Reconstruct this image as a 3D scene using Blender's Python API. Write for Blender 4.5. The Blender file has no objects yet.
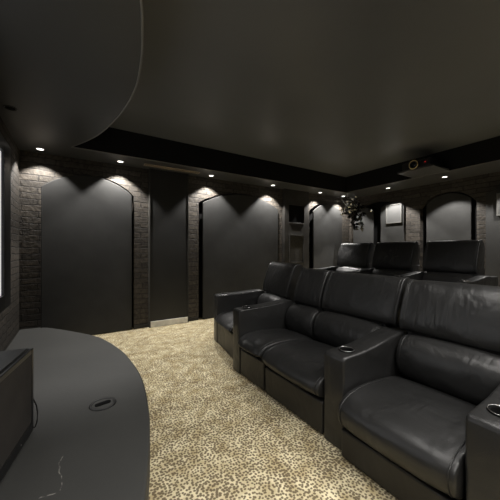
import bpy, bmesh, math, random
from mathutils import Vector, Matrix
random.seed(7)
C = bpy.context.scene.collection
PI = math.pi

# ------------------------------------------------------------------ materials
def mat(name, col, rough=.5, spec=.5, metal=0.0, emit=None, estr=0.0):
    m = bpy.data.materials.new(name); m.use_nodes = True
    b = m.node_tree.nodes['Principled BSDF']
    b.inputs['Base Color'].default_value = (*col, 1)
    b.inputs['Roughness'].default_value = rough
    b.inputs['Specular IOR Level'].default_value = spec
    b.inputs['Metallic'].default_value = metal
    if emit:
        b.inputs['Emission Color'].default_value = (*emit, 1)
        b.inputs['Emission Strength'].default_value = estr
    return m

def nodes(m):
    nt = m.node_tree
    return nt, nt.nodes['Principled BSDF']

def N(nt, t, **kw):
    n = nt.nodes.new(t)
    for k, v in kw.items(): setattr(n, k, v)
    return n

def paint(name, col, rough, spec, var=.25, scale=2.0, bump=.05, bscale=60):
    """painted surface: slight tone variation, roller texture"""
    m = mat(name, col, rough, spec); nt, b = nodes(m)
    tc = N(nt, 'ShaderNodeTexCoord'); nz = N(nt, 'ShaderNodeTexNoise')
    nz.inputs['Scale'].default_value = scale; nz.inputs['Detail'].default_value = 4
    nt.links.new(tc.outputs['Object'], nz.inputs['Vector'])
    r = N(nt, 'ShaderNodeValToRGB')
    lo = tuple(c*(1-var) for c in col); hi = tuple(c*(1+var) for c in col)
    r.color_ramp.elements[0].position = .3; r.color_ramp.elements[0].color = (*lo, 1)
    r.color_ramp.elements[1].position = .7; r.color_ramp.elements[1].color = (*hi, 1)
    nt.links.new(nz.outputs['Fac'], r.inputs['Fac']); nt.links.new(r.outputs['Color'], b.inputs['Base Color'])
    n2 = N(nt, 'ShaderNodeTexNoise'); n2.inputs['Scale'].default_value = bscale; n2.inputs['Detail'].default_value = 3
    nt.links.new(tc.outputs['Object'], n2.inputs['Vector'])
    bp = N(nt, 'ShaderNodeBump'); bp.inputs['Strength'].default_value = bump; bp.inputs['Distance'].default_value = .01
    nt.links.new(n2.outputs['Fac'], bp.inputs['Height']); nt.links.new(bp.outputs['Normal'], b.inputs['Normal'])
    return m

def brick(name, axis, tone=1.0):
    """black-painted rough brick; axis = world axis running along the wall; low tone bakes in shade"""
    m = mat(name, (.05, .045, .04), .7, .35); nt, b = nodes(m)
    tc = N(nt, 'ShaderNodeTexCoord'); sp = N(nt, 'ShaderNodeSeparateXYZ'); cb = N(nt, 'ShaderNodeCombineXYZ')
    nt.links.new(tc.outputs['Object'], sp.inputs[0])
    nt.links.new(sp.outputs[axis], cb.inputs[0]); nt.links.new(sp.outputs['Z'], cb.inputs[1])
    nd = N(nt, 'ShaderNodeTexNoise'); nd.inputs['Scale'].default_value = 7; nd.inputs['Detail'].default_value = 3
    nt.links.new(tc.outputs['Object'], nd.inputs['Vector'])
    mx = N(nt, 'ShaderNodeVectorMath', operation='MULTIPLY_ADD')
    nt.links.new(nd.outputs['Color'], mx.inputs[0]); mx.inputs[1].default_value = (.09, .035, 0)
    nt.links.new(cb.outputs[0], mx.inputs[2])
    bt = N(nt, 'ShaderNodeTexBrick')
    bt.inputs['Scale'].default_value = 1; bt.inputs['Brick Width'].default_value = .36
    bt.inputs['Row Height'].default_value = .078; bt.inputs['Mortar Size'].default_value = .007
    bt.inputs['Mortar Smooth'].default_value = .4; bt.inputs['Bias'].default_value = 0
    bt.inputs['Color1'].default_value = (.078, .068, .056, 1); bt.inputs['Color2'].default_value = (.046, .041, .035, 1)
    bt.inputs['Mortar'].default_value = (.026, .023, .02, 1)
    nt.links.new(mx.outputs[0], bt.inputs['Vector'])
    nz = N(nt, 'ShaderNodeTexNoise'); nz.inputs['Scale'].default_value = 22; nz.inputs['Detail'].default_value = 6
    nt.links.new(tc.outputs['Object'], nz.inputs['Vector'])
    mm = N(nt, 'ShaderNodeMix', data_type='RGBA', blend_type='MULTIPLY'); mm.inputs['Factor'].default_value = .75
    rr = N(nt, 'ShaderNodeValToRGB'); rr.color_ramp.elements[0].position = .3; rr.color_ramp.elements[0].color = (.35, .35, .35, 1)
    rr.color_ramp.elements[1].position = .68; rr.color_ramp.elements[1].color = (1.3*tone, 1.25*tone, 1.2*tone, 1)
    nt.links.new(nz.outputs['Fac'], rr.inputs['Fac'])
    nt.links.new(bt.outputs['Color'], mm.inputs['A']); nt.links.new(rr.outputs['Color'], mm.inputs['B'])
    nt.links.new(mm.outputs['Result'], b.inputs['Base Color'])
    ad = N(nt, 'ShaderNodeMath', operation='MULTIPLY_ADD'); ad.inputs[1].default_value = -1.0
    nt.links.new(bt.outputs['Fac'], ad.inputs[0]); nt.links.new(nz.outputs['Fac'], ad.inputs[2])
    bp = N(nt, 'ShaderNodeBump'); bp.inputs['Strength'].default_value = .9; bp.inputs['Distance'].default_value = .012
    nt.links.new(ad.outputs[0], bp.inputs['Height']); nt.links.new(bp.outputs['Normal'], b.inputs['Normal'])
    return m

def leather(name, col=(.016, .016, .0157), rough=.34, crease=.55):
    m = mat(name, col, rough, .55); nt, b = nodes(m)
    tc = N(nt, 'ShaderNodeTexCoord')
    v = N(nt, 'ShaderNodeTexVoronoi'); v.inputs['Scale'].default_value = 260
    w = N(nt, 'ShaderNodeTexNoise'); w.inputs['Scale'].default_value = 6; w.inputs['Detail'].default_value = 2; w.inputs['Distortion'].default_value = .5
    for n in (v, w): nt.links.new(tc.outputs['Object'], n.inputs['Vector'])
    a = N(nt, 'ShaderNodeMath', operation='MULTIPLY_ADD'); a.inputs[1].default_value = .03
    nt.links.new(v.outputs['Distance'], a.inputs[0]); nt.links.new(w.outputs['Fac'], a.inputs[2])
    mp = N(nt, 'ShaderNodeMapping'); mp.inputs['Scale'].default_value = (5, 24, 6); mp.inputs['Rotation'].default_value = (.3, 0, .25)
    nt.links.new(tc.outputs['Object'], mp.inputs['Vector'])
    cr = N(nt, 'ShaderNodeTexNoise'); cr.inputs['Scale'].default_value = 1; cr.inputs['Detail'].default_value = 1; cr.inputs['Distortion'].default_value = .8
    nt.links.new(mp.outputs[0], cr.inputs['Vector'])
    g = N(nt, 'ShaderNodeTexNoise'); g.inputs['Scale'].default_value = 3.2; nt.links.new(tc.outputs['Object'], g.inputs['Vector'])
    gr = N(nt, 'ShaderNodeMapRange'); gr.inputs['From Min'].default_value = .48; gr.inputs['From Max'].default_value = .62; gr.inputs['To Max'].default_value = crease
    nt.links.new(g.outputs['Fac'], gr.inputs['Value'])
    cm = N(nt, 'ShaderNodeMath', operation='MULTIPLY'); nt.links.new(cr.outputs['Fac'], cm.inputs[0]); nt.links.new(gr.outputs[0], cm.inputs[1])
    a2 = N(nt, 'ShaderNodeMath', operation='ADD'); nt.links.new(a.outputs[0], a2.inputs[0]); nt.links.new(cm.outputs[0], a2.inputs[1]); a = a2
    bp = N(nt, 'ShaderNodeBump'); bp.inputs['Strength'].default_value = .55; bp.inputs['Distance'].default_value = .018
    nt.links.new(a.outputs[0], bp.inputs['Height']); nt.links.new(bp.outputs['Normal'], b.inputs['Normal'])
    r = N(nt, 'ShaderNodeMapRange'); r.inputs['To Min'].default_value = rough-.06; r.inputs['To Max'].default_value = rough+.12
    nt.links.new(w.outputs['Fac'], r.inputs['Value']); nt.links.new(r.outputs[0], b.inputs['Roughness'])
    return m

def carpet():
    m = mat('leopard_carpet', (.5, .42, .28), .95, .1); nt, b = nodes(m)
    tc = N(nt, 'ShaderNodeTexCoord')
    dn = N(nt, 'ShaderNodeTexNoise'); dn.inputs['Scale'].default_value = 45; dn.inputs['Detail'].default_value = 2
    nt.links.new(tc.outputs['Object'], dn.inputs['Vector'])
    va = N(nt, 'ShaderNodeVectorMath', operation='MULTIPLY_ADD'); va.inputs[1].default_value = (.01, .01, 0)
    nt.links.new(dn.outputs['Color'], va.inputs[0]); nt.links.new(tc.outputs['Object'], va.inputs[2])
    v = N(nt, 'ShaderNodeTexVoronoi', voronoi_dimensions='2D'); v.inputs['Scale'].default_value = 60; v.inputs['Randomness'].default_value = .8
    nt.links.new(va.outputs[0], v.inputs['Vector'])
    big = N(nt, 'ShaderNodeTexNoise'); big.inputs['Scale'].default_value = 6; big.inputs['Detail'].default_value = 3
    nt.links.new(tc.outputs['Object'], big.inputs['Vector'])
    # spot radius grows and shrinks over the carpet
    th = N(nt, 'ShaderNodeMapRange'); th.inputs['From Min'].default_value = .3; th.inputs['From Max'].default_value = .7
    th.inputs['To Min'].default_value = .34; th.inputs['To Max'].default_value = .52
    nt.links.new(big.outputs['Fac'], th.inputs['Value'])
    sb = N(nt, 'ShaderNodeMath', operation='SUBTRACT'); nt.links.new(th.outputs[0], sb.inputs[0]); nt.links.new(v.outputs['Distance'], sb.inputs[1])
    mr = N(nt, 'ShaderNodeMapRange'); mr.inputs['From Min'].default_value = -.05; mr.inputs['From Max'].default_value = .1
    nt.links.new(sb.outputs[0], mr.inputs['Value'])
    base = N(nt, 'ShaderNodeValToRGB')
    base.color_ramp.elements[0].position = .35; base.color_ramp.elements[0].color = (.49, .40, .225, 1)
    base.color_ramp.elements[1].position = .65; base.color_ramp.elements[1].color = (.80, .72, .49, 1)
    b2 = N(nt, 'ShaderNodeTexNoise'); b2.inputs['Scale'].default_value = 11; b2.inputs['Detail'].default_value = 5
    nt.links.new(tc.outputs['Object'], b2.inputs['Vector']); nt.links.new(b2.outputs['Fac'], base.inputs['Fac'])
    mx = N(nt, 'ShaderNodeMix', data_type='RGBA'); mx.inputs['B'].default_value = (.135, .10, .06, 1)
    sc = N(nt, 'ShaderNodeMath', operation='MULTIPLY'); sc.inputs[1].default_value = .9
    nt.links.new(mr.outputs[0], sc.inputs[0]); nt.links.new(sc.outputs[0], mx.inputs['Factor'])
    nt.links.new(base.outputs['Color'], mx.inputs['A']); nt.links.new(mx.outputs['Result'], b.inputs['Base Color'])
    f = N(nt, 'ShaderNodeTexNoise'); f.inputs['Scale'].default_value = 300
    nt.links.new(tc.outputs['Object'], f.inputs['Vector'])
    bp = N(nt, 'ShaderNodeBump'); bp.inputs['Strength'].default_value = .5; bp.inputs['Distance'].default_value = .004
    nt.links.new(f.outputs['Fac'], bp.inputs['Height']); nt.links.new(bp.outputs['Normal'], b.inputs['Normal'])
    return m

SC = [(-.063, 1.62), (-.06, 1.395), (-.125, 1.40)]
def stage_paint():
    m = paint('stage_paint', (.05, .05, .047), .6, .35, .12, 1.5, .06, 40); nt, b = nodes(m)
    # chalky scuffs worn into the paint along two short lines
    tc = N(nt, 'ShaderNodeTexCoord'); src = b.inputs['Base Color'].links[0].from_socket
    nz = N(nt, 'ShaderNodeTexNoise'); nz.inputs['Scale'].default_value = 28; nz.inputs['Detail'].default_value = 5
    nt.links.new(tc.outputs['Object'], nz.inputs['Vector'])
    n2 = N(nt, 'ShaderNodeTexNoise'); n2.inputs['Scale'].default_value = 9
    nt.links.new(tc.outputs['Object'], n2.inputs['Vector'])
    sp = N(nt, 'ShaderNodeSeparateXYZ'); nt.links.new(tc.outputs['Object'], sp.inputs[0])
    def line(x0, y0, x1, y1, w):
        L = math.hypot(x1-x0, y1-y0); ux, uy = (x1-x0)/L, (y1-y0)/L
        def lin(a, c, off):
            p = N(nt, 'ShaderNodeMath', operation='MULTIPLY'); p.inputs[1].default_value = a; nt.links.new(sp.outputs['X'], p.inputs[0])
            q = N(nt, 'ShaderNodeMath', operation='MULTIPLY_ADD'); q.inputs[1].default_value = c
            nt.links.new(sp.outputs['Y'], q.inputs[0]); nt.links.new(p.outputs[0], q.inputs[2])
            s = N(nt, 'ShaderNodeMath', operation='ADD'); s.inputs[1].default_value = off; nt.links.new(q.outputs[0], s.inputs[0]); return s
        d = lin(-uy, ux, uy*x0-ux*y0); t = lin(ux, uy, -(ux*(x0+x1)+uy*(y0+y1))/2)
        wob = N(nt, 'ShaderNodeMath', operation='MULTIPLY_ADD'); wob.inputs[1].default_value = .06
        nt.links.new(n2.outputs['Fac'], wob.inputs[0]); nt.links.new(d.outputs[0], wob.inputs[2])
        sh = N(nt, 'ShaderNodeMath', operation='SUBTRACT'); sh.inputs[1].default_value = .03; nt.links.new(wob.outputs[0], sh.inputs[0])
        ab = N(nt, 'ShaderNodeMath', operation='ABSOLUTE'); nt.links.new(sh.outputs[0], ab.inputs[0])
        l1 = N(nt, 'ShaderNodeMath', operation='LESS_THAN'); l1.inputs[1].default_value = w; nt.links.new(ab.outputs[0], l1.inputs[0])
        at = N(nt, 'ShaderNodeMath', operation='ABSOLUTE'); nt.links.new(t.outputs[0], at.inputs[0])
        l2 = N(nt, 'ShaderNodeMath', operation='LESS_THAN'); l2.inputs[1].default_value = L/2; nt.links.new(at.outputs[0], l2.inputs[0])
        o = N(nt, 'ShaderNodeMath', operation='MULTIPLY'); nt.links.new(l1.outputs[0], o.inputs[0]); nt.links.new(l2.outputs[0], o.inputs[1]); return o
    a = line(*SC[0], *SC[1], .002); c = line(*SC[1], *SC[2], .0025)
    mxx = N(nt, 'ShaderNodeMath', operation='MAXIMUM'); nt.links.new(a.outputs[0], mxx.inputs[0]); nt.links.new(c.outputs[0], mxx.inputs[1])
    g = N(nt, 'ShaderNodeMapRange'); g.inputs['From Min'].default_value = .45; g.inputs['From Max'].default_value = .6
    nt.links.new(nz.outputs['Fac'], g.inputs['Value'])
    ml = N(nt, 'ShaderNodeMath', operation='MULTIPLY'); nt.links.new(mxx.outputs[0], ml.inputs[0]); nt.links.new(g.outputs[0], ml.inputs[1])
    mx = N(nt, 'ShaderNodeMix', data_type='RGBA'); mx.inputs['B'].default_value = (.3, .29, .26, 1)
    nt.links.new(ml.outputs[0], mx.inputs['Factor']); nt.links.new(src, mx.inputs['A']); nt.links.new(mx.outputs['Result'], b.inputs['Base Color'])
    return m

M = {
 'brick_x': brick('black_brick_long_wall', 'X'), 'brick_y': brick('black_brick_shaded', 'Y', .65),  # short walls: same brick paint, darkened to stand for their shade
 'void': paint('matt_black_recess_shade', (.006, .006, .006), .9, .1, .1),  # near-black stands for shade in alcoves, slots and cup wells; also unlit lens
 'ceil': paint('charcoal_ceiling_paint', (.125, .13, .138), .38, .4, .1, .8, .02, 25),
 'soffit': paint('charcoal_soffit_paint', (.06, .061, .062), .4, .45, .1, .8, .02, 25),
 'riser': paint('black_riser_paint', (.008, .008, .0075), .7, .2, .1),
 'bead': paint('satin_edge_paint', (.19, .185, .175), .35, .5, .1),
 'panel': paint('charcoal_fabric', (.037, .037, .036), .85, .25, .1, 5, .15, 400),
 'door': paint('black_door_paint', (.022, .022, .021), .5, .4, .15),
 'column': paint('dark_stained_board', (.030, .028, .025), .5, .4, .25, 6),
 'colpanel': paint('grey_weave', (.045, .043, .038), .8, .3, .3, 40),
 'picture': paint('pale_grey_board', (.09, .09, .088), .7, .3, .06, 3),
 'picframe': paint('grey_frame_paint', (.12, .118, .112), .5, .4, .1),
 'carpet': carpet(), 'stage': stage_paint(),
 'leather': leather('black_leather'), 'leather2': leather('black_leather_base', (.011, .0105, .010), .45, 0),
 'chrome': mat('brushed_steel', (.5, .49, .47), .3, .5, 1.0),
 'steel': paint('scuffed_steel', (.72, .70, .64), .5, .5, .2, 9),
 'black': paint('black_plastic', (.010, .010, .010), .4, .5, .1),
 'cloth': paint('speaker_cloth', (.042, .038, .034), .9, .2, .15, 8, .3, 500),
 'brass': paint('brass_lacquer', (.75, .58, .28), .35, .7, .1),
 'glass': mat('lens_glass', (.01, .01, .012), .05, .8),
 'bronze': paint('bronze_slot', (.5, .4, .28), .4, .5, .2),
 'screen': mat('lit_projection_screen', (.7, .7, .7), .8, .2, 0, (.95, .97, 1.0), .60),
 'lamp': mat('lamp_glow', (1, 1, 1), .5, .5, 0, (1, .96, .88), 4.0),
 'ring': paint('lamp_trim', (.25, .24, .22), .4, .5, .05),
 'leaf': paint('dark_leaf', (.012, .013, .011), .25, .6, .3, 20),
 'silver': mat('silver_leaf', (.6, .59, .56), .25, .5, 1.0),
 'bark': paint('dark_bark', (.03, .025, .02), .8, .2, .3, 30),
 'redled': mat('red_led', (.3, .01, .01), .4, .5, 0, (1, .03, .03), .8),
}

# ------------------------------------------------------------------ helpers
def link(name, me, m, parent=None, smooth=False):
    o = bpy.data.objects.new(name, me); C.objects.link(o)
    for mm in (m if isinstance(m, (list, tuple)) else [m]): me.materials.append(mm)
    if smooth:
        for p in me.polygons: p.use_smooth = True
    if parent is not None: o.parent = parent
    return o

def obj(name, bm, m, parent=None, smooth=False, bevel=0, seg=2, sub=0):
    bmesh.ops.recalc_face_normals(bm, faces=bm.faces)
    me = bpy.data.meshes.new(name); bm.to_mesh(me); bm.free()
    o = link(name, me, m, parent, smooth)
    if bevel:
        b = o.modifiers.new('bevel', 'BEVEL'); b.width = bevel; b.segments = seg; b.limit_method = 'ANGLE'; b.angle_limit = .6
    if sub:
        s = o.modifiers.new('sub', 'SUBSURF'); s.levels = sub; s.render_levels = sub
    return o

def tag(o, label=None, cat=None, group=None, kind=None):
    if label: o['label'] = label
    if cat: o['category'] = cat
    if group: o['group'] = group
    if kind: o['kind'] = kind
    return o

def thing(name, label, cat, loc=(0, 0, 0), rz=0, group=None):
    o = bpy.data.objects.new(name, None); C.objects.link(o)
    o.empty_display_size = .1; o.location = loc; o.rotation_euler = (0, 0, rz)
    return tag(o, label, cat, group)

def bx(bm, x0, x1, y0, y1, z0, z1):
    vs = [bm.verts.new((x, y, z)) for x in (x0, x1) for y in (y0, y1) for z in (z0, z1)]
    for f in ((0,1,3,2), (4,6,7,5), (0,4,5,1), (2,3,7,6), (0,2,6,4), (1,5,7,3)):
        bm.faces.new([vs[i] for i in f])

def box(name, x0, x1, y0, y1, z0, z1, m, parent=None, bevel=.004):
    bm = bmesh.new(); bx(bm, x0, x1, y0, y1, z0, z1); return obj(name, bm, m, parent, bevel=bevel)

def prism(bm, pts, axis, a, b):
    """extrude a closed 2D outline; axis 'x': pts=(y,z); 'y': pts=(x,z); 'z': pts=(x,y)"""
    f = {'x': lambda p, t: (t, p[0], p[1]), 'y': lambda p, t: (p[0], t, p[1]), 'z': lambda p, t: (p[0], p[1], t)}[axis]
    A = [bm.verts.new(f(p, a)) for p in pts]; B = [bm.verts.new(f(p, b)) for p in pts]
    bm.faces.new(A); bm.faces.new(B[::-1])
    for i in range(len(pts)):
        j = (i+1) % len(pts); bm.faces.new((A[i], B[i], B[j], A[j]))

def tube(bm, pts, r, n=8, closed=False):
    pts = [Vector(p) for p in pts]; rings = []; up = Vector((0, 0, 1))
    for i, p in enumerate(pts):
        a = pts[i-1] if (i or closed) else p; b = pts[(i+1) % len(pts)] if (i < len(pts)-1 or closed) else p
        t = (b-a).normalized(); s = t.cross(up)
        if s.length < .05: s = t.cross(Vector((0, 1, 0)))
        s.normalize(); u = s.cross(t); rr = r(i/(len(pts)-1)) if callable(r) else r
        rings.append([bm.verts.new(p+rr*(math.cos(q*2*PI/n)*s+math.sin(q*2*PI/n)*u)) for q in range(n)])
    k = len(rings)
    for i in range(k if closed else k-1):
        A, B = rings[i], rings[(i+1) % k]
        for q in range(n): bm.faces.new((A[q], A[(q+1) % n], B[(q+1) % n], B[q]))
    if not closed: bm.faces.new(rings[0][::-1]); bm.faces.new(rings[-1])

def lathe(bm, prof, c=(0, 0, 0), n=32, axis='z'):
    rings = []
    for r, h in prof:
        ring = []
        for i in range(n):
            a = 2*PI*i/n
            v = (r*math.cos(a), r*math.sin(a), h) if axis == 'z' else (h, r*math.cos(a), r*math.sin(a))
            ring.append(bm.verts.new(Vector(c)+Vector(v)))
        rings.append(ring)
    for A, B in zip(rings, rings[1:]):
        for i in range(n): bm.faces.new((A[i], A[(i+1) % n], B[(i+1) % n], B[i]))
    bm.faces.new(rings[0]); bm.faces.new(rings[-1])

def arch(x0, x1, zb, ze, za, n=18):
    """outline: flat bottom, straight sides to ze, segmental arch with apex za"""
    w = (x1-x0)/2; h = za-ze; R = (w*w+h*h)/(2*h); cx = (x0+x1)/2; cz = za-R; a = math.asin(min(1, w/R))
    pts = [(x0, zb), (x1, zb)]
    for i in range(n+1):
        t = a-2*a*i/n; pts.append((cx+R*math.sin(t), cz+R*math.cos(t)))
    return pts

def struct(name, bm, m, bevel=0):
    return tag(obj(name, bm, m, None, bevel=bevel), kind='structure')

# ------------------------------------------------------------------ room shell
ZS, ZC = 2.46, 2.80          # soffit underside, tray ceiling
XL, XB = -.60, 5.75          # brick faces: screen wall, back wall
YF, YN = 4.50, -1.25         # brick face of the far wall, near wall
bm = bmesh.new(); bx(bm, XL-.1, XB+.2, YN-.1, YF+.2, -.1, 0); struct('floor', bm, M['carpet'])
bm = bmesh.new(); bx(bm, XL-.1, XB+.2, YN-.1, YF+.2, ZC, ZC+.1); struct('ceiling', bm, M['ceil'])

def arched_wall(name, a0, a1, face, back, opens, axis, m):
    """brick skin with arched openings (lo, hi, ze, za), backed by a solid wall, near-black as alcove shade"""
    bm = bmesh.new(); cur = a0
    for lo, hi, ze, za in sorted(opens):
        prism(bm, [(cur, 0), (lo, 0), (lo, ZC), (cur, ZC)], axis, face, back)
        ar = arch(lo, hi, 0, ze, za)[2:]                     # from (hi,ze) over the top to (lo,ze)
        prism(bm, [(lo, ZC)]+ar[::-1]+[(hi, ZC)], axis, face, back)
        cur = hi
    prism(bm, [(cur, 0), (a1, 0), (a1, ZC), (cur, ZC)], axis, face, back)
    n = len(bm.faces)
    if axis == 'y': bx(bm, a0, a1, back, back+.1, 0, ZC)
    else: bx(bm, back, back+.1, a0, a1, 0, ZC)
    bm.faces.ensure_lookup_table()
    for i, f in enumerate(bm.faces): f.material_index = 1 if i >= n else 0
    o = obj(name, bm, [m, M['void']]); return tag(o, kind='structure')

arched_wall('wall_far', XL-.1, XB+.2, YF, YF+.12,
            [(-.33, .748, 2.02, 2.25), (1.79, 3.42, 2.02, 2.25), (4.38, 5.38, 2.06, 2.27)], 'y', M['brick_x'])
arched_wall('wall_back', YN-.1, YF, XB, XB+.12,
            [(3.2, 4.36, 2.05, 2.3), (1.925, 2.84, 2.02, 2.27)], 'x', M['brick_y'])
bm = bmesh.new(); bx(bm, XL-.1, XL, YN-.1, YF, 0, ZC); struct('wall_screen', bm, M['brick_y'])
bm = bmesh.new(); bx(bm, XL, XB, YN-.1, YN, 0, ZC); struct('wall_near', bm, M['panel'])

# smooth curve of the drop ceiling and of the stage (plan view)
def spline(P, k=6):
    out = []
    for i in range(len(P)-1):
        p0 = P[max(0, i-1)]; p1 = P[i]; p2 = P[i+1]; p3 = P[min(len(P)-1, i+2)]
        for j in range(k):
            t = j/k
            out.append(tuple(.5*((2*p1[a])+(-p0[a]+p2[a])*t+(2*p0[a]-5*p1[a]+4*p2[a]-p3[a])*t*t+(-p0[a]+3*p1[a]-3*p2[a]+p3[a])*t**3) for a in (0, 1)))
    out.append(P[-1]); return out
drop = spline([(-.05, 4.03), (.10, 3.72), (.23, 3.36), (.345, 2.83), (.39, 2.33), (.365, 1.94), (.317, 1.66), (.26, 1.42), (.1, .95), (-.1, .6), (-.35, .3), (-.6, .1)])
bm = bmesh.new()
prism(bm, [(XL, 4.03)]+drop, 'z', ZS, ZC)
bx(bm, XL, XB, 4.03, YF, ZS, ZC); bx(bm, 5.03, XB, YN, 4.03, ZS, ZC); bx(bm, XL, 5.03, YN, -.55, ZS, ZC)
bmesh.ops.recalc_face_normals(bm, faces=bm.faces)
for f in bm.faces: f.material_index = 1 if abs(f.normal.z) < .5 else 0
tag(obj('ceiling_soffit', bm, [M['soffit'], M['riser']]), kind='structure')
bm = bmesh.new(); tube(bm, [(x+.004, y, ZS) for x, y in drop], .007, 6)
struct('trim_1', bm, M['bead'])
bm = bmesh.new(); tube(bm, [(-.05, 4.026, ZS), (5.026, 4.026, ZS), (5.026, -.55, ZS)], .006, 6); struct('trim_2', bm, M['bead'])

# stage: curved low platform under the screen
edge = spline([(-.36, 4.5), (-.16, 4.24), (.015, 3.99), (.24, 3.6), (.385, 3.05), (.435, 2.6), (.44, 2.25), (.395, 1.84), (.346, 1.58), (.29, 1.36), (.22, 1.12), (.08, .75), (-.15, .35), (-.6, -.1)])
bm = bmesh.new(); prism(bm, [(XL+.002, 4.497), (-.385, 4.497), (-.385, 4.458)]+[(max(x, XL+.002), min(y, 4.458)) for x, y in edge if y < 4.47], 'z', .001, .2)
stage = tag(obj('stage', bm, M['stage'], bevel=.012), 'low black curved stage platform beneath the screen beside the carpet', 'stage')

# riser platform under the back row
bm = bmesh.new(); bx(bm, 3.25, XB, YN, YF, 0, .28)
bmesh.ops.recalc_face_normals(bm, faces=bm.faces)
for f in bm.faces: f.material_index = 1 if abs(f.normal.z) < .5 else 0
tag(obj('floor_riser', bm, [M['carpet'], M['door']]), kind='structure')

# door with kick plate in the far wall
bm = bmesh.new(); bx(bm, .975, 1.575, 4.435, YF-.001, .0, ZS)
d = tag(obj('door_1', bm, M['door'], bevel=.005), kind='structure')
bm = bmesh.new(); bx(bm, .98, 1.57, 4.425, 4.435, .005, .095)
tag(obj('kick_plate', bm, M['steel'], d, bevel=.003), 'scuffed steel kick plate')
for a, b in ((.962, .975), (1.575, 1.586)):
    bm = bmesh.new(); bx(bm, a, b, 4.425, YF-.001, 0, ZS-.001); obj('door_jamb', bm, M['colpanel'], d)  # lighter than the door: lit edge strips put into the colour
for a, b in ((.75, .96), (1.588, 1.785)):
    bm = bmesh.new(); bx(bm, a, b, 4.487, 4.4995, 0, .05); struct('baseboard_far', bm, M['door'])

# ------------------------------------------------------------------ arched panels
def far_panel(x0, x1, ze, za, label):
    bm = bmesh.new(); prism(bm, arch(x0, x1, .01, ze, za), 'y', 4.462, 4.497)
    return tag(obj('arched_panel', bm, M['panel'], bevel=.006), label, 'wall panel', 'arched fabric panels along the walls')
far_panel(-.376, .715, 2.02, 2.235, 'wide charcoal arched panel on the long wall between screen corner and flush door')
far_panel(1.855, 3.49, 2.02, 2.235, 'widest charcoal arched panel, behind the far end armchair, right of the flush door')
p3 = far_panel(4.485, 5.43, 2.06, 2.26, 'charcoal arched panel on the long wall nearest the corner plant')
def back_panel(y0, y1, ze, za, xf, label):
    bm = bmesh.new(); prism(bm, arch(y0, y1, .285, ze, za), 'x', xf, xf+.035)
    return tag(obj('arched_panel', bm, M['panel'], bevel=.006), label, 'wall panel', 'arched fabric panels along the walls')
back_panel(3.83, 4.42, 2.08, 2.2, 5.712, 'narrow back wall panel behind the corner plant with leaf shadows on it')
back_panel(3.13, 3.64, 2.12, 2.22, 5.70, 'narrow back wall panel carrying the smaller pale square picture')
back_panel(2.02, 2.745, 2.10, 2.24, 5.80, 'arched panel set inside the brick alcove of the back wall behind the rightmost rear recliner')
back_panel(.7, 1.785, 2.12, 2.26, 5.69, 'panel on the back wall at the right edge of the picture')
for o in (p3,):
    for v in o.data.vertices:
        if v.co.z < .02: v.co.z = .285

def picture(y0, y1, z0, z1, xf, label):
    t = thing('wall_picture', label, 'picture', (xf, (y0+y1)/2, z0), 0, 'square pictures on the back wall')
    w = (y1-y0)/2; h = z1-z0
    bm = bmesh.new()
    bx(bm, -.03, -.002, -w, -w+.022, 0, h); bx(bm, -.03, -.002, w-.022, w, 0, h)
    bx(bm, -.03, -.002, -w+.022, w-.022, 0, .022); bx(bm, -.03, -.002, -w+.022, w-.022, h-.022, h)
    obj('frame', bm, M['picframe'], t, bevel=.003)
    box('board', -.02, -.003, -w+.022, w-.022, .022, h-.022, M['picture'], t, .001)
picture(3.16, 3.50, 1.765, 2.165, 5.70, 'pale square picture in a thin grey frame on the narrow back panel')
picture(1.14, 1.64, 1.74, 2.10, 5.69, 'framed pale picture cut off by the right edge of the photo')

# boarded column with square niche and framed lower panel
t = thing('wall_column', 'dark boarded wall column with square niche above a framed panel, behind the row of seats', 'column', (4.0, 4.5, .285))
def cb(bm, x0, x1, z0, z1, yf=-.08, yb=-.002): bx(bm, x0-4.0, x1-4.0, yf, yb, z0-.285, z1-.285)
bm = bmesh.new(); cb(bm, 3.62, 3.74, .285, ZS); cb(bm, 4.16, 4.30, .285, ZS)
cb(bm, 3.74, 4.16, 2.15, ZS); cb(bm, 3.74, 4.16, 1.52, 1.77); cb(bm, 3.74, 4.16, .285, .93); cb(bm, 3.74, 4.16, .93, 2.15, -.012)
obj('column_body', bm, M['column'], t, bevel=.004)
bm = bmesh.new(); cb(bm, 3.745, 4.155, 1.775, 2.145, -.03, -.0125); obj('niche_back', bm, M['void'], t)
bm = bmesh.new(); cb(bm, 3.74, 4.16, 1.755, 1.775, -.1, -.015); obj('niche_sill', bm, M['column'], t, bevel=.003)
bm = bmesh.new(); cb(bm, 3.76, 4.14, .95, 1.50, -.07, -.0125); obj('weave_panel', bm, M['colpanel'], t, bevel=.006)
bm = bmesh.new()
for a in ((3.74, 3.762, .93, 1.52), (4.138, 4.16, .93, 1.52), (3.762, 4.138, .93, .952), (3.762, 4.138, 1.498, 1.52)): cb(bm, *a, -.095, -.0705)
obj('panel_frame', bm, M['column'], t, bevel=.003)

# ------------------------------------------------------------------ projection screen
t = thing('projection_screen', 'lit white projection screen in a black masking frame on the left wall', 'screen', (-.595, 1.9, .7))
y0, y1, z0, z1 = -1.1, 1.13, .125, 1.31
box('screen_surface', .055, .075, y0, y1, z0, z1, M['screen'], t, 0)
bm = bmesh.new()
bx(bm, .0, .095, y1, y1+.27, 0, z1+.12); bx(bm, .0, .095, y0-.27, y0, 0, z1+.12)
bx(bm, .0, .095, y0, y1, 0, z0); bx(bm, .0, .095, y0, y1, z1, z1+.12)
obj('masking_frame', bm, M['black'], t, bevel=.004)

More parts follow.
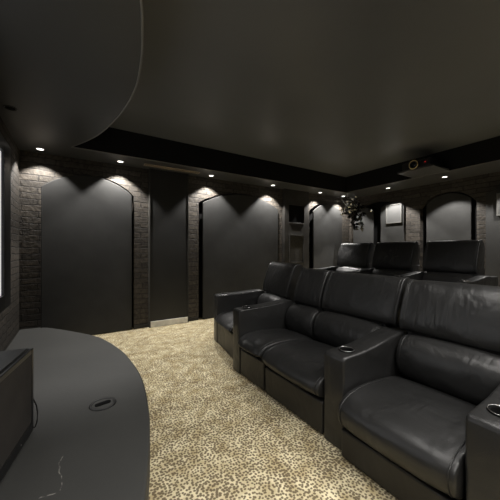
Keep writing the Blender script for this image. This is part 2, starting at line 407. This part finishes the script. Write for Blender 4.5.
# ------------------------------------------------------------------ recessed lights, vent
def downlight(x, y, z, label, on=True, watt=0, size=100, blend=.12, grp='downlights along the soffit', warm=(1, .965, .92), rad=.012, name='recessed_downlight'):
    t = thing(name, label, 'ceiling light', (x, y, z), 0, grp)
    bm = bmesh.new(); lathe(bm, [(.038, 0), (.05, 0), (.052, -.003), (.048, -.006), (.04, -.005), (.037, -.001)], n=28)
    obj('trim_ring', bm, M['ring'] if on else M['black'], t, smooth=True)
    bm = bmesh.new(); lathe(bm, [(.036, -.0005), (.036, -.003), (.02, -.004)], n=24)
    obj('lamp_lens', bm, M['lamp'] if on else M['void'], t)
    if on:
        l = bpy.data.lights.new('spot_beam', 'SPOT'); l.energy = watt; l.color = warm
        l.spot_size = math.radians(size); l.spot_blend = blend; l.shadow_soft_size = rad
        lo = bpy.data.objects.new('spot_beam', l); C.objects.link(lo); lo.location = (x, y, z-.012)
far = [(-.375, 'lit downlight in the soffit nearest the screen corner'),
       (.54, 'lit downlight above the right end of the wide left panel'),
       (1.945, 'lit downlight just right of the bronze air slot'),
       (3.25, 'lit downlight above the right end of the widest arched panel'),
       (4.54, 'lit downlight above the left end of the panel nearest the corner'),
       (5.30, 'lit downlight in the corner above the plant')]
WF = 120
for x, lb in far: downlight(x, 4.32, ZS, lb, watt=WF*(.62 if x < 0 else 1), blend=.38)
for y, lb in ((3.27, 'lit back soffit downlight above the smaller pale picture'), (2.25, 'lit back soffit downlight above the brick alcove panel'),
              (1.2, 'lit back soffit downlight beyond the right edge of the photo')):
    downlight(5.38, y, ZS, lb, watt=WF, size=100, blend=.3)
downlight(-.49, 3.21, ZS, 'unlit dark round ceiling fitting in the curved drop ceiling by the screen', on=False, grp=None, name='ceiling_fitting')
# unseen fill lamps added over the seats and the aisle
for x, y in ((.95, .9), (1.25, -.05), (2.3, .35), (3.5, -.25), (2.1, -.3)):
    downlight(x, y, ZC, 'added unseen fill lamp in the tray ceiling over the seats', watt=115, size=132, blend=.55, grp='added fill lamps in the tray ceiling, out of view', rad=.3)

for x, y in ((-.25, -.88), (1.0, -.88), (2.4, -.88)):  # unseen fill lamps added to even out light on stage and near carpet
    downlight(x, y, ZS, 'added unseen fill lamp in the soffit behind the camera', watt=WF*(1.3 if x < 0 else .4), size=118, blend=.5, grp='added fill lamps in the near soffit, out of view')
t = thing('air_slot', 'long narrow bronze air slot in the soffit above the flush door', 'vent', (1.28, 4.27, ZS))
bm = bmesh.new()
for y in (-.045, -.006, .033): bx(bm, -.42, .42, y, y+.007, -.008, -.0005)
bx(bm, -.43, -.42, -.045, .045, -.008, -.0005); bx(bm, .42, .43, -.045, .045, -.008, -.0005)
obj('slot_frame', bm, M['bronze'], t, bevel=.002)
for a, b in ((-.033, -.006), (.006, .033)):
    bm = bmesh.new(); bx(bm, -.42, .42, a, b, -.003, -.0005); obj('slot', bm, M['void'], t)

# ------------------------------------------------------------------ projector and its shelf
t = thing('projector_shelf', 'charcoal shelf jutting from the back soffit under the projector', 'shelf', (5.02, 2.31, ZS))
box('shelf_board', -.51, 0, -.275, .275, -.001, .028, M['soffit'], t, .003)
t = thing('projector', 'black ceiling projector with a brass ringed lens on the shelf', 'projector', (4.75, 2.31, ZS+.029))
box('projector_body', -.2, .2, -.22, .22, .012, .125, M['black'], t, .02)
for sx in (-.15, .15):
    for sy in (-.17, .17):
        bm = bmesh.new(); lathe(bm, [(.015, 0), (.015, .012)], (sx, sy, 0), 12); obj('foot', bm, M['black'], t)
bm = bmesh.new(); lathe(bm, [(.04, -.2), (.04, -.244), (.062, -.246), (.062, -.268), (.05, -.27), (.046, -.25)], (0, .0, .048), 32, 'x'); obj('lens_barrel', bm, M['black'], t, smooth=False)
bm = bmesh.new(); tube(bm, [(-.271, .0+.064*math.cos(a*PI/16), .048+.064*math.sin(a*PI/16)) for a in range(32)], .0065, 8, True); tag(obj('lens_ring', bm, M['brass'], t, smooth=True), 'brass coloured lens ring')
bm = bmesh.new(); lathe(bm, [(.045, -.252), (.03, -.26), (.01, -.264)], (0, .0, .048), 28, 'x'); obj('lens', bm, M['glass'], t, smooth=True)
bm = bmesh.new(); lathe(bm, [(.006, -.2), (.006, -.205)], (0, -.14, .07), 10, 'x'); tag(obj('indicator_light', bm, M['redled'], t), 'tiny red indicator light')

# ------------------------------------------------------------------ seats
def cushion(name, prof, y0, y1, m, parent, ends=.86, crown=.012, piping=True, sub=2, wr=.0):
    """soft upholstered body: side profile (x,z) swept across the width with rounded ends and a slight crown"""
    cx = sum(p[0] for p in prof)/len(prof); cz = sum(p[1] for p in prof)/len(prof)
    bm = bmesh.new(); W = y1-y0; rings = []
    T = [(0, ends), (.012/W, ends+.07), (.035/W, 1-.035), (.08/W, 1), (.28, 1), (.5, 1), (.72, 1), (1-.08/W, 1), (1-.035/W, 1-.035), (1-.012/W, ends+.07), (1, ends)]
    for t, s in T:
        c = crown*math.sin(PI*t); ring = []
        for i, (x, z) in enumerate(prof):
            dx, dz = x-cx, z-cz; L = math.hypot(dx, dz) or 1
            k = s+c/L+wr*math.sin(7*t+i*2.1)/L
            ring.append(bm.verts.new((cx+dx*k, y0+t*W, cz+dz*k)))
        rings.append(ring)
    n = len(prof)
    for A, B in zip(rings, rings[1:]):
        for i in range(n): bm.faces.new((A[i], A[(i+1) % n], B[(i+1) % n], B[i]))
    bm.faces.new(rings[0]); bm.faces.new(rings[-1])
    o = obj(name, bm, m, parent, smooth=True, sub=sub)
    if piping:
        for t in (.032/W, 1-.032/W):
            bm = bmesh.new()
            pts = [(cx+(x-cx)*.985, y0+t*W, cz+(z-cz)*.985) for x, z in prof]
            k = len(pts); fine = []
            for i in range(k):
                p = pts[i]; q = pts[(i+1) % k]; a = pts[i-1]; b = pts[(i+2) % k]
                for j in range(4):
                    u = j/4
                    w0, w1, w2, w3 = (1-u)**3/6, (3*u**3-6*u*u+4)/6, (-3*u**3+3*u*u+3*u+1)/6, u**3/6
                    fine.append(tuple(w0*a[c]+w1*p[c]+w2*q[c]+w3*b[c] for c in range(3)))
            tube(bm, fine, .0035, 6, True)
            obj('piping', bm, m, o, smooth=True)
    return o

def seat_unit(t, y0, y1, k=1.0, hx0=0, hx1=0, zb=.20, top=1.0, zl=0):
    """base + footrest + seat cushion + lumbar cushion + back cushion + rear shell between y0 and y1"""
    box('base', .10, .90, y0+.004, y1-.004, .0, .22, M['leather2'], t, .006)
    box('footrest', .004, .085, y0+.006, y1-.006, .012, zb-.012, M['leather2'], t, .012)
    S = [(.0, zb), (-.04, zb+.045), (-.052, .30*k), (-.025, .352*k), (.05, .388*k), (.20, .402*k), (.40, .385*k), (.58, .36*k), (.64, .31*k), (.60, .24), (.35, .225), (.11, zb)]
    cushion('seat_cushion', S, y0+.003, y1-.003, M['leather'], t, .9, .012, wr=.0015)
    Lm = [(.60, .33), (.555, .40), (.545, .47), (.565, .55), (.61, .60), (.67, .625), (.73, .60), (.76, .50), (.74, .38), (.68, .33)]
    Lm = [(x, z+zl) for x, z in Lm]
    cushion('lumbar_cushion', Lm, y0+.004, y1-.004, M['leather'], t, .88, .012, wr=.003)
    H = [(.70, .62), (.665, .645), (.67, .72), (.70, .82), (.745, .93), (.775, .99), (.815, 1.008), (.875, 1.004), (.905, .96), (.90, .80), (.865, .68), (.80, .615)]
    H = [(x, .62+(z-.62)*(top-.62)/(.39)) for x, z in H]
    cushion('back_cushion', H, y0+.003-hx0, y1-.003+hx1, M['leather'], t, .965, .004, wr=.0006)
    B = [(.80, .70), (.86, .86), (.90, .95*top), (.925, .965*top), (.945, .93*top), (.93, .75), (.91, .66), (.84, .655)]
    cushion('back_shell', B, y0+.01-hx0, y1-.01+hx1, M['leather2'], t, .97, 0, piping=False)
    box('rear_panel', .70, .915, y0+.004, y1-.004, .222, .70, M['leather2'], t, .01)

def arm(t, y0, y1, h=.56, rise=.06, cup=True, x1=.70):
    P = [(0, 0), (0, h-.025), (.006, h-.006), (.022, h), (.22, h+.006), (.34, h+rise*.35), (.5, h+rise*.75), (.62, h+rise), (.67, h+rise*.95), (x1, .605), (.91, .60), (.91, 0)]
    bm = bmesh.new(); prism(bm, P, 'y', y0, y1)
    o = obj('arm', bm, M['leather'], t, bevel=.016, seg=4)
    yc = (y0+y1)/2
    if cup:
        cut = bmesh.new(); lathe(cut, [(.040, h-.07), (.040, h+.05)], (.125, yc, 0), 32)
        co = obj('cut', cut, M['black'], t)
        b = o.modifiers.new('cup', 'BOOLEAN'); b.operation = 'DIFFERENCE'; b.object = co; b.solver = 'EXACT'
        dg = bpy.context.evaluated_depsgraph_get(); me = bpy.data.meshes.new_from_object(o.evaluated_get(dg))
        o.modifiers.clear(); o.data = me; bpy.data.objects.remove(co)
        bm = bmesh.new(); lathe(bm, [(.036, h-.06), (.0365, h), (.037, h+.006), (.044, h+.009), (.048, h+.007), (.0485, h+.004), (.0395, h+.002), (.0395, h-.065)], (.125, yc, 0), 36)
        tag(obj('cup_holder', bm, M['void'], o, smooth=True), 'round black cup holder')
        bm = bmesh.new(); tube(bm, [(.125+.0455*math.cos(a*PI/18), yc+.0455*math.sin(a*PI/18), h+.0085) for a in range(36)], .0022, 6, True)
        obj('cup_rim', bm, M['chrome'], o, smooth=True)
    for p in o.data.polygons: p.use_smooth = True
    try:
        o.data.set_sharp_from_angle(angle=.7)
    except Exception: pass
    return o

X0 = 1.335
G1 = 'black leather front row seats'
# far armchair, turned slightly; its arm stands towards the long wall
ang = math.radians(-9)
t = thing('recliner_chair', 'black leather armchair at the far end of the front row, nearest the arched panel', 'armchair', (1.495, 2.975, 0), ang, G1)
arm(t, .27, .42, .615, .03); seat_unit(t, -.36, .264, 1.03, zb=.30, top=1.035, hx1=.04)
# two-seater
t = thing('two_seat_sofa', 'black leather two-seat recliner sofa in the middle of the front row', 'sofa', (X0, 1.85, 0), 0, G1)
arm(t, .46, .60, .62, .03); seat_unit(t, .055, .455, 1.02, zb=.265, top=1.0); seat_unit(t, -.60, .049, 1.0, zb=.235, top=.99, hx0=.10)
arm(t, -.765, -.606, .56, .06)
# near armchair
t = thing('recliner_chair', 'black leather armchair nearest the camera, right end of the front row', 'armchair', (X0-.045, .77, 0), 0, G1)
seat_unit(t, -.293, .31, .97, zb=.185, top=.985, hx1=.04); arm(t, -.46, -.298, .56, .06)

# rear row on the riser
G2 = 'black leather recliners on the rear platform'
lab = ['black rear row recliner closest to the corner plant, leftmost of three', 'middle black rear row recliner, below the smaller pale picture', 'rightmost black rear row recliner, in front of the brick alcove']
ys = [3.15, 2.43, 1.655]
def copy_tree(o, parent=None):
    c = o.copy(); C.objects.link(c)
    if parent: c.parent = parent
    for ch in list(o.children): copy_tree(ch, c)
    return c
first = thing('recliner_chair', lab[0], 'armchair', (3.42, ys[0], .28), 0, G2)
seat_unit(first, -.295, .295, 1.0, top=1.05, hx0=.0, hx1=.045); arm(first, .30, .415, .58, .04)
for i in (1, 2):
    c = copy_tree(first); c.location = (3.42, ys[i], .28); c['label'] = lab[i]
    if i == 2:
        a = [x for x in c.children if x.name.startswith('arm')][0]
        a2 = a.copy(); C.objects.link(a2); a2.parent = c; a2.location = (0, -.72, 0)
        for ch in a.children:
            d2 = ch.copy(); C.objects.link(d2); d2.parent = a2

# ------------------------------------------------------------------ speaker on the stage
rz = math.atan2(-.077, .384)   # its long front runs almost along the wall
t = thing('floor_speaker', 'black box speaker with cloth grille lying on the stage at bottom left', 'speaker', (-.195, 1.925, .207), -math.atan2(.077, .384))
# local: y runs back from the far corner towards the camera (negative), x=0 is the grille side
box('cabinet', -.34, -.014, -.62, 0, .012, .455, M['black'], t, .006)
bm = bmesh.new()
bx(bm, -.014, .0, -.62, -.595, .012, .455); bx(bm, -.014, .0, -.025, 0, .012, .455)
bx(bm, -.014, .004, -.595, -.025, .012, .06); bx(bm, -.014, .0, -.595, -.025, .43, .455)
obj('grille_frame', bm, M['black'], t, bevel=.004)
box('grille_cloth', -.013, -.003, -.595, -.025, .06, .43, M['cloth'], t, .001)
box('lid', -.335, -.02, -.60, -.02, .4555, .462, M['door'], t, .003)
for k, yy in enumerate((-.18, -.45)):
    bm = bmesh.new(); lathe(bm, [(.004, .004), (.004, .0055), (.002, .0065)], (0, yy, .036), 12, 'x'); tag(obj('screw', bm, M['chrome'], t), 'bright screw head')
for sx in (-.3, -.05):
    for sy in (-.57, -.05):
        bm = bmesh.new(); lathe(bm, [(.015, 0), (.015, .012)], (sx, sy, 0), 12); obj('foot', bm, M['black'], t)
bm = bmesh.new()
pts = [(-.03, .004, .20), (-.01, .010, .18), (.008, .014, .13), (.014, .012, .09), (.014, .008, .05), (.006, .006, .015), (-.02, .012, .004)]
tube(bm, pts, .0035, 8); obj('cable', bm, M['black'], t, smooth=True)

# floor pocket in the stage
t = thing('floor_pocket', 'round black flush pocket with a finger slot set in the stage top', 'floor pocket', (.15, 2.03, .2005), math.radians(-80))
bm = bmesh.new(); lathe(bm, [(.062, 0), (.064, .003), (.078, .003), (.080, 0)], n=40); obj('pocket_ring', bm, M['black'], t, smooth=True)
bm = bmesh.new(); lathe(bm, [(.0615, 0), (.0615, .0015), (.02, .0022)], n=40); obj('cover_plate', bm, M['stage'], t)
bm = bmesh.new(); prism(bm, [(.017*math.cos(a), (.03 if math.sin(a) > 0 else -.03)+.017*math.sin(a)) for a in [i*PI/10+.01 for i in range(20)]], 'z', .0023, .008)
obj('finger_slot', bm, M['void'], t)

# ------------------------------------------------------------------ corner plant
t = thing('artificial_tree', 'tall corner plant with dark drooping leaves and shiny silver ones below the ceiling', 'plant', (5.25, 4.02, .28))
bm = bmesh.new(); lathe(bm, [(.13, 0), (.17, .30), (.18, .32), (.165, .32), (.15, .28)], n=28); obj('pot', bm, M['black'], t, smooth=False)
bm = bmesh.new(); lathe(bm, [(.148, .27), (.148, .285)], n=24); obj('soil', bm, M['bark'], t)
bm = bmesh.new(); tube(bm, [(.0, 0, .28), (.03, .02, .7), (-.02, .0, 1.1), (.01, .02, 1.5), (0, 0, 1.8)], lambda u: .03-.014*u, 8)
tips = []
for i in range(26):
    a = random.uniform(0, 2*PI); r = random.uniform(.08, .27); z = random.uniform(1.85, 2.1)
    base = Vector((0, 0, random.uniform(1.5, 1.8))); tip = Vector((r*math.cos(a), .8*r*math.sin(a), z))
    if tip.y > .3: tip.y = .3
    mid = (base+tip)/2+Vector((0, 0, .06)); tube(bm, [base, mid, tip], lambda u: .007-.004*u, 5)
    tips.append((base, mid, tip))
obj('branches', bm, M['bark'], t, smooth=True)
def leaves(name, pts, m, size, droop):
    bm = bmesh.new()
    for p in pts:
        d = Vector((random.uniform(-1, 1), random.uniform(-1, 1), random.uniform(-droop, .5))).normalized()
        s = d.cross(Vector((random.uniform(-1, 1), random.uniform(-1, 1), random.uniform(-1, 1)))).normalized(); n = d.cross(s)
        L = size*random.uniform(.7, 1.3); w = L*.24
        v = [bm.verts.new(p+q) for q in (Vector(), d*L*.4+s*w, d*L*.5-n*w*.25, d*L*.4-s*w, d*L)]
        bm.faces.new((v[0], v[1], v[2])); bm.faces.new((v[0], v[2], v[3])); bm.faces.new((v[1], v[4], v[2])); bm.faces.new((v[2], v[4], v[3]))
    return obj(name, bm, m, t)
P1 = []; P2 = []
for base, mid, tip in tips:
    for _ in range(14):
        u = random.uniform(.3, 1); p = base.lerp(mid, u*2) if u < .5 else mid.lerp(tip, u*2-1)
        p = p+Vector([random.gauss(0, .03) for _ in range(3)]); p.z = min(p.z, 2.14); p.y = min(p.y, .38)
        (P2 if (p.x+p.y*-.6 < .05 and p.z > 1.75 and random.random() < .85) else P1).append(p)
for _ in range(70):                                   # drooping sprays on the right
    k = random.choice((0, 1)); P1.append(Vector((.1, (-.14, .03)[k]+random.gauss(0, .03), random.uniform(1.42, 1.8))))
leaves('dark_leaves', P1, M['leaf'], .12, 1.4)
tag(leaves('silver_leaves', P2, M['silver'], .085, .6), 'shiny silver leaves')
for c in ((-.22, .12, 1.72), (.22, -.3, 1.78)):
    bm = bmesh.new(); bmesh.ops.create_icosphere(bm, subdivisions=3, radius=.035, matrix=Matrix.Translation(c)); tag(obj('silver_ball', bm, M['silver'], t, smooth=True), 'mirror-bright silver ball')

# ------------------------------------------------------------------ camera, world, view
cam = bpy.data.cameras.new('camera'); co = bpy.data.objects.new('camera', cam); C.objects.link(co)
cam.sensor_width = 36; cam.lens = 36*277/500; cam.clip_start = .02
co.location = (0, 0, 1.2); co.rotation_euler = (PI/2, 0, -(PI/2-math.radians(57.8)))
sc = bpy.context.scene; sc.camera = co
w = bpy.data.worlds.new('world'); sc.world = w; w.use_nodes = True
w.node_tree.nodes['Background'].inputs[0].default_value = (0, 0, 0, 1)
sc.view_settings.view_transform = 'Standard'; sc.view_settings.look = 'None'; sc.view_settings.gamma = 1
sc.view_settings.use_curve_mapping = False; sc.view_settings.exposure = 0
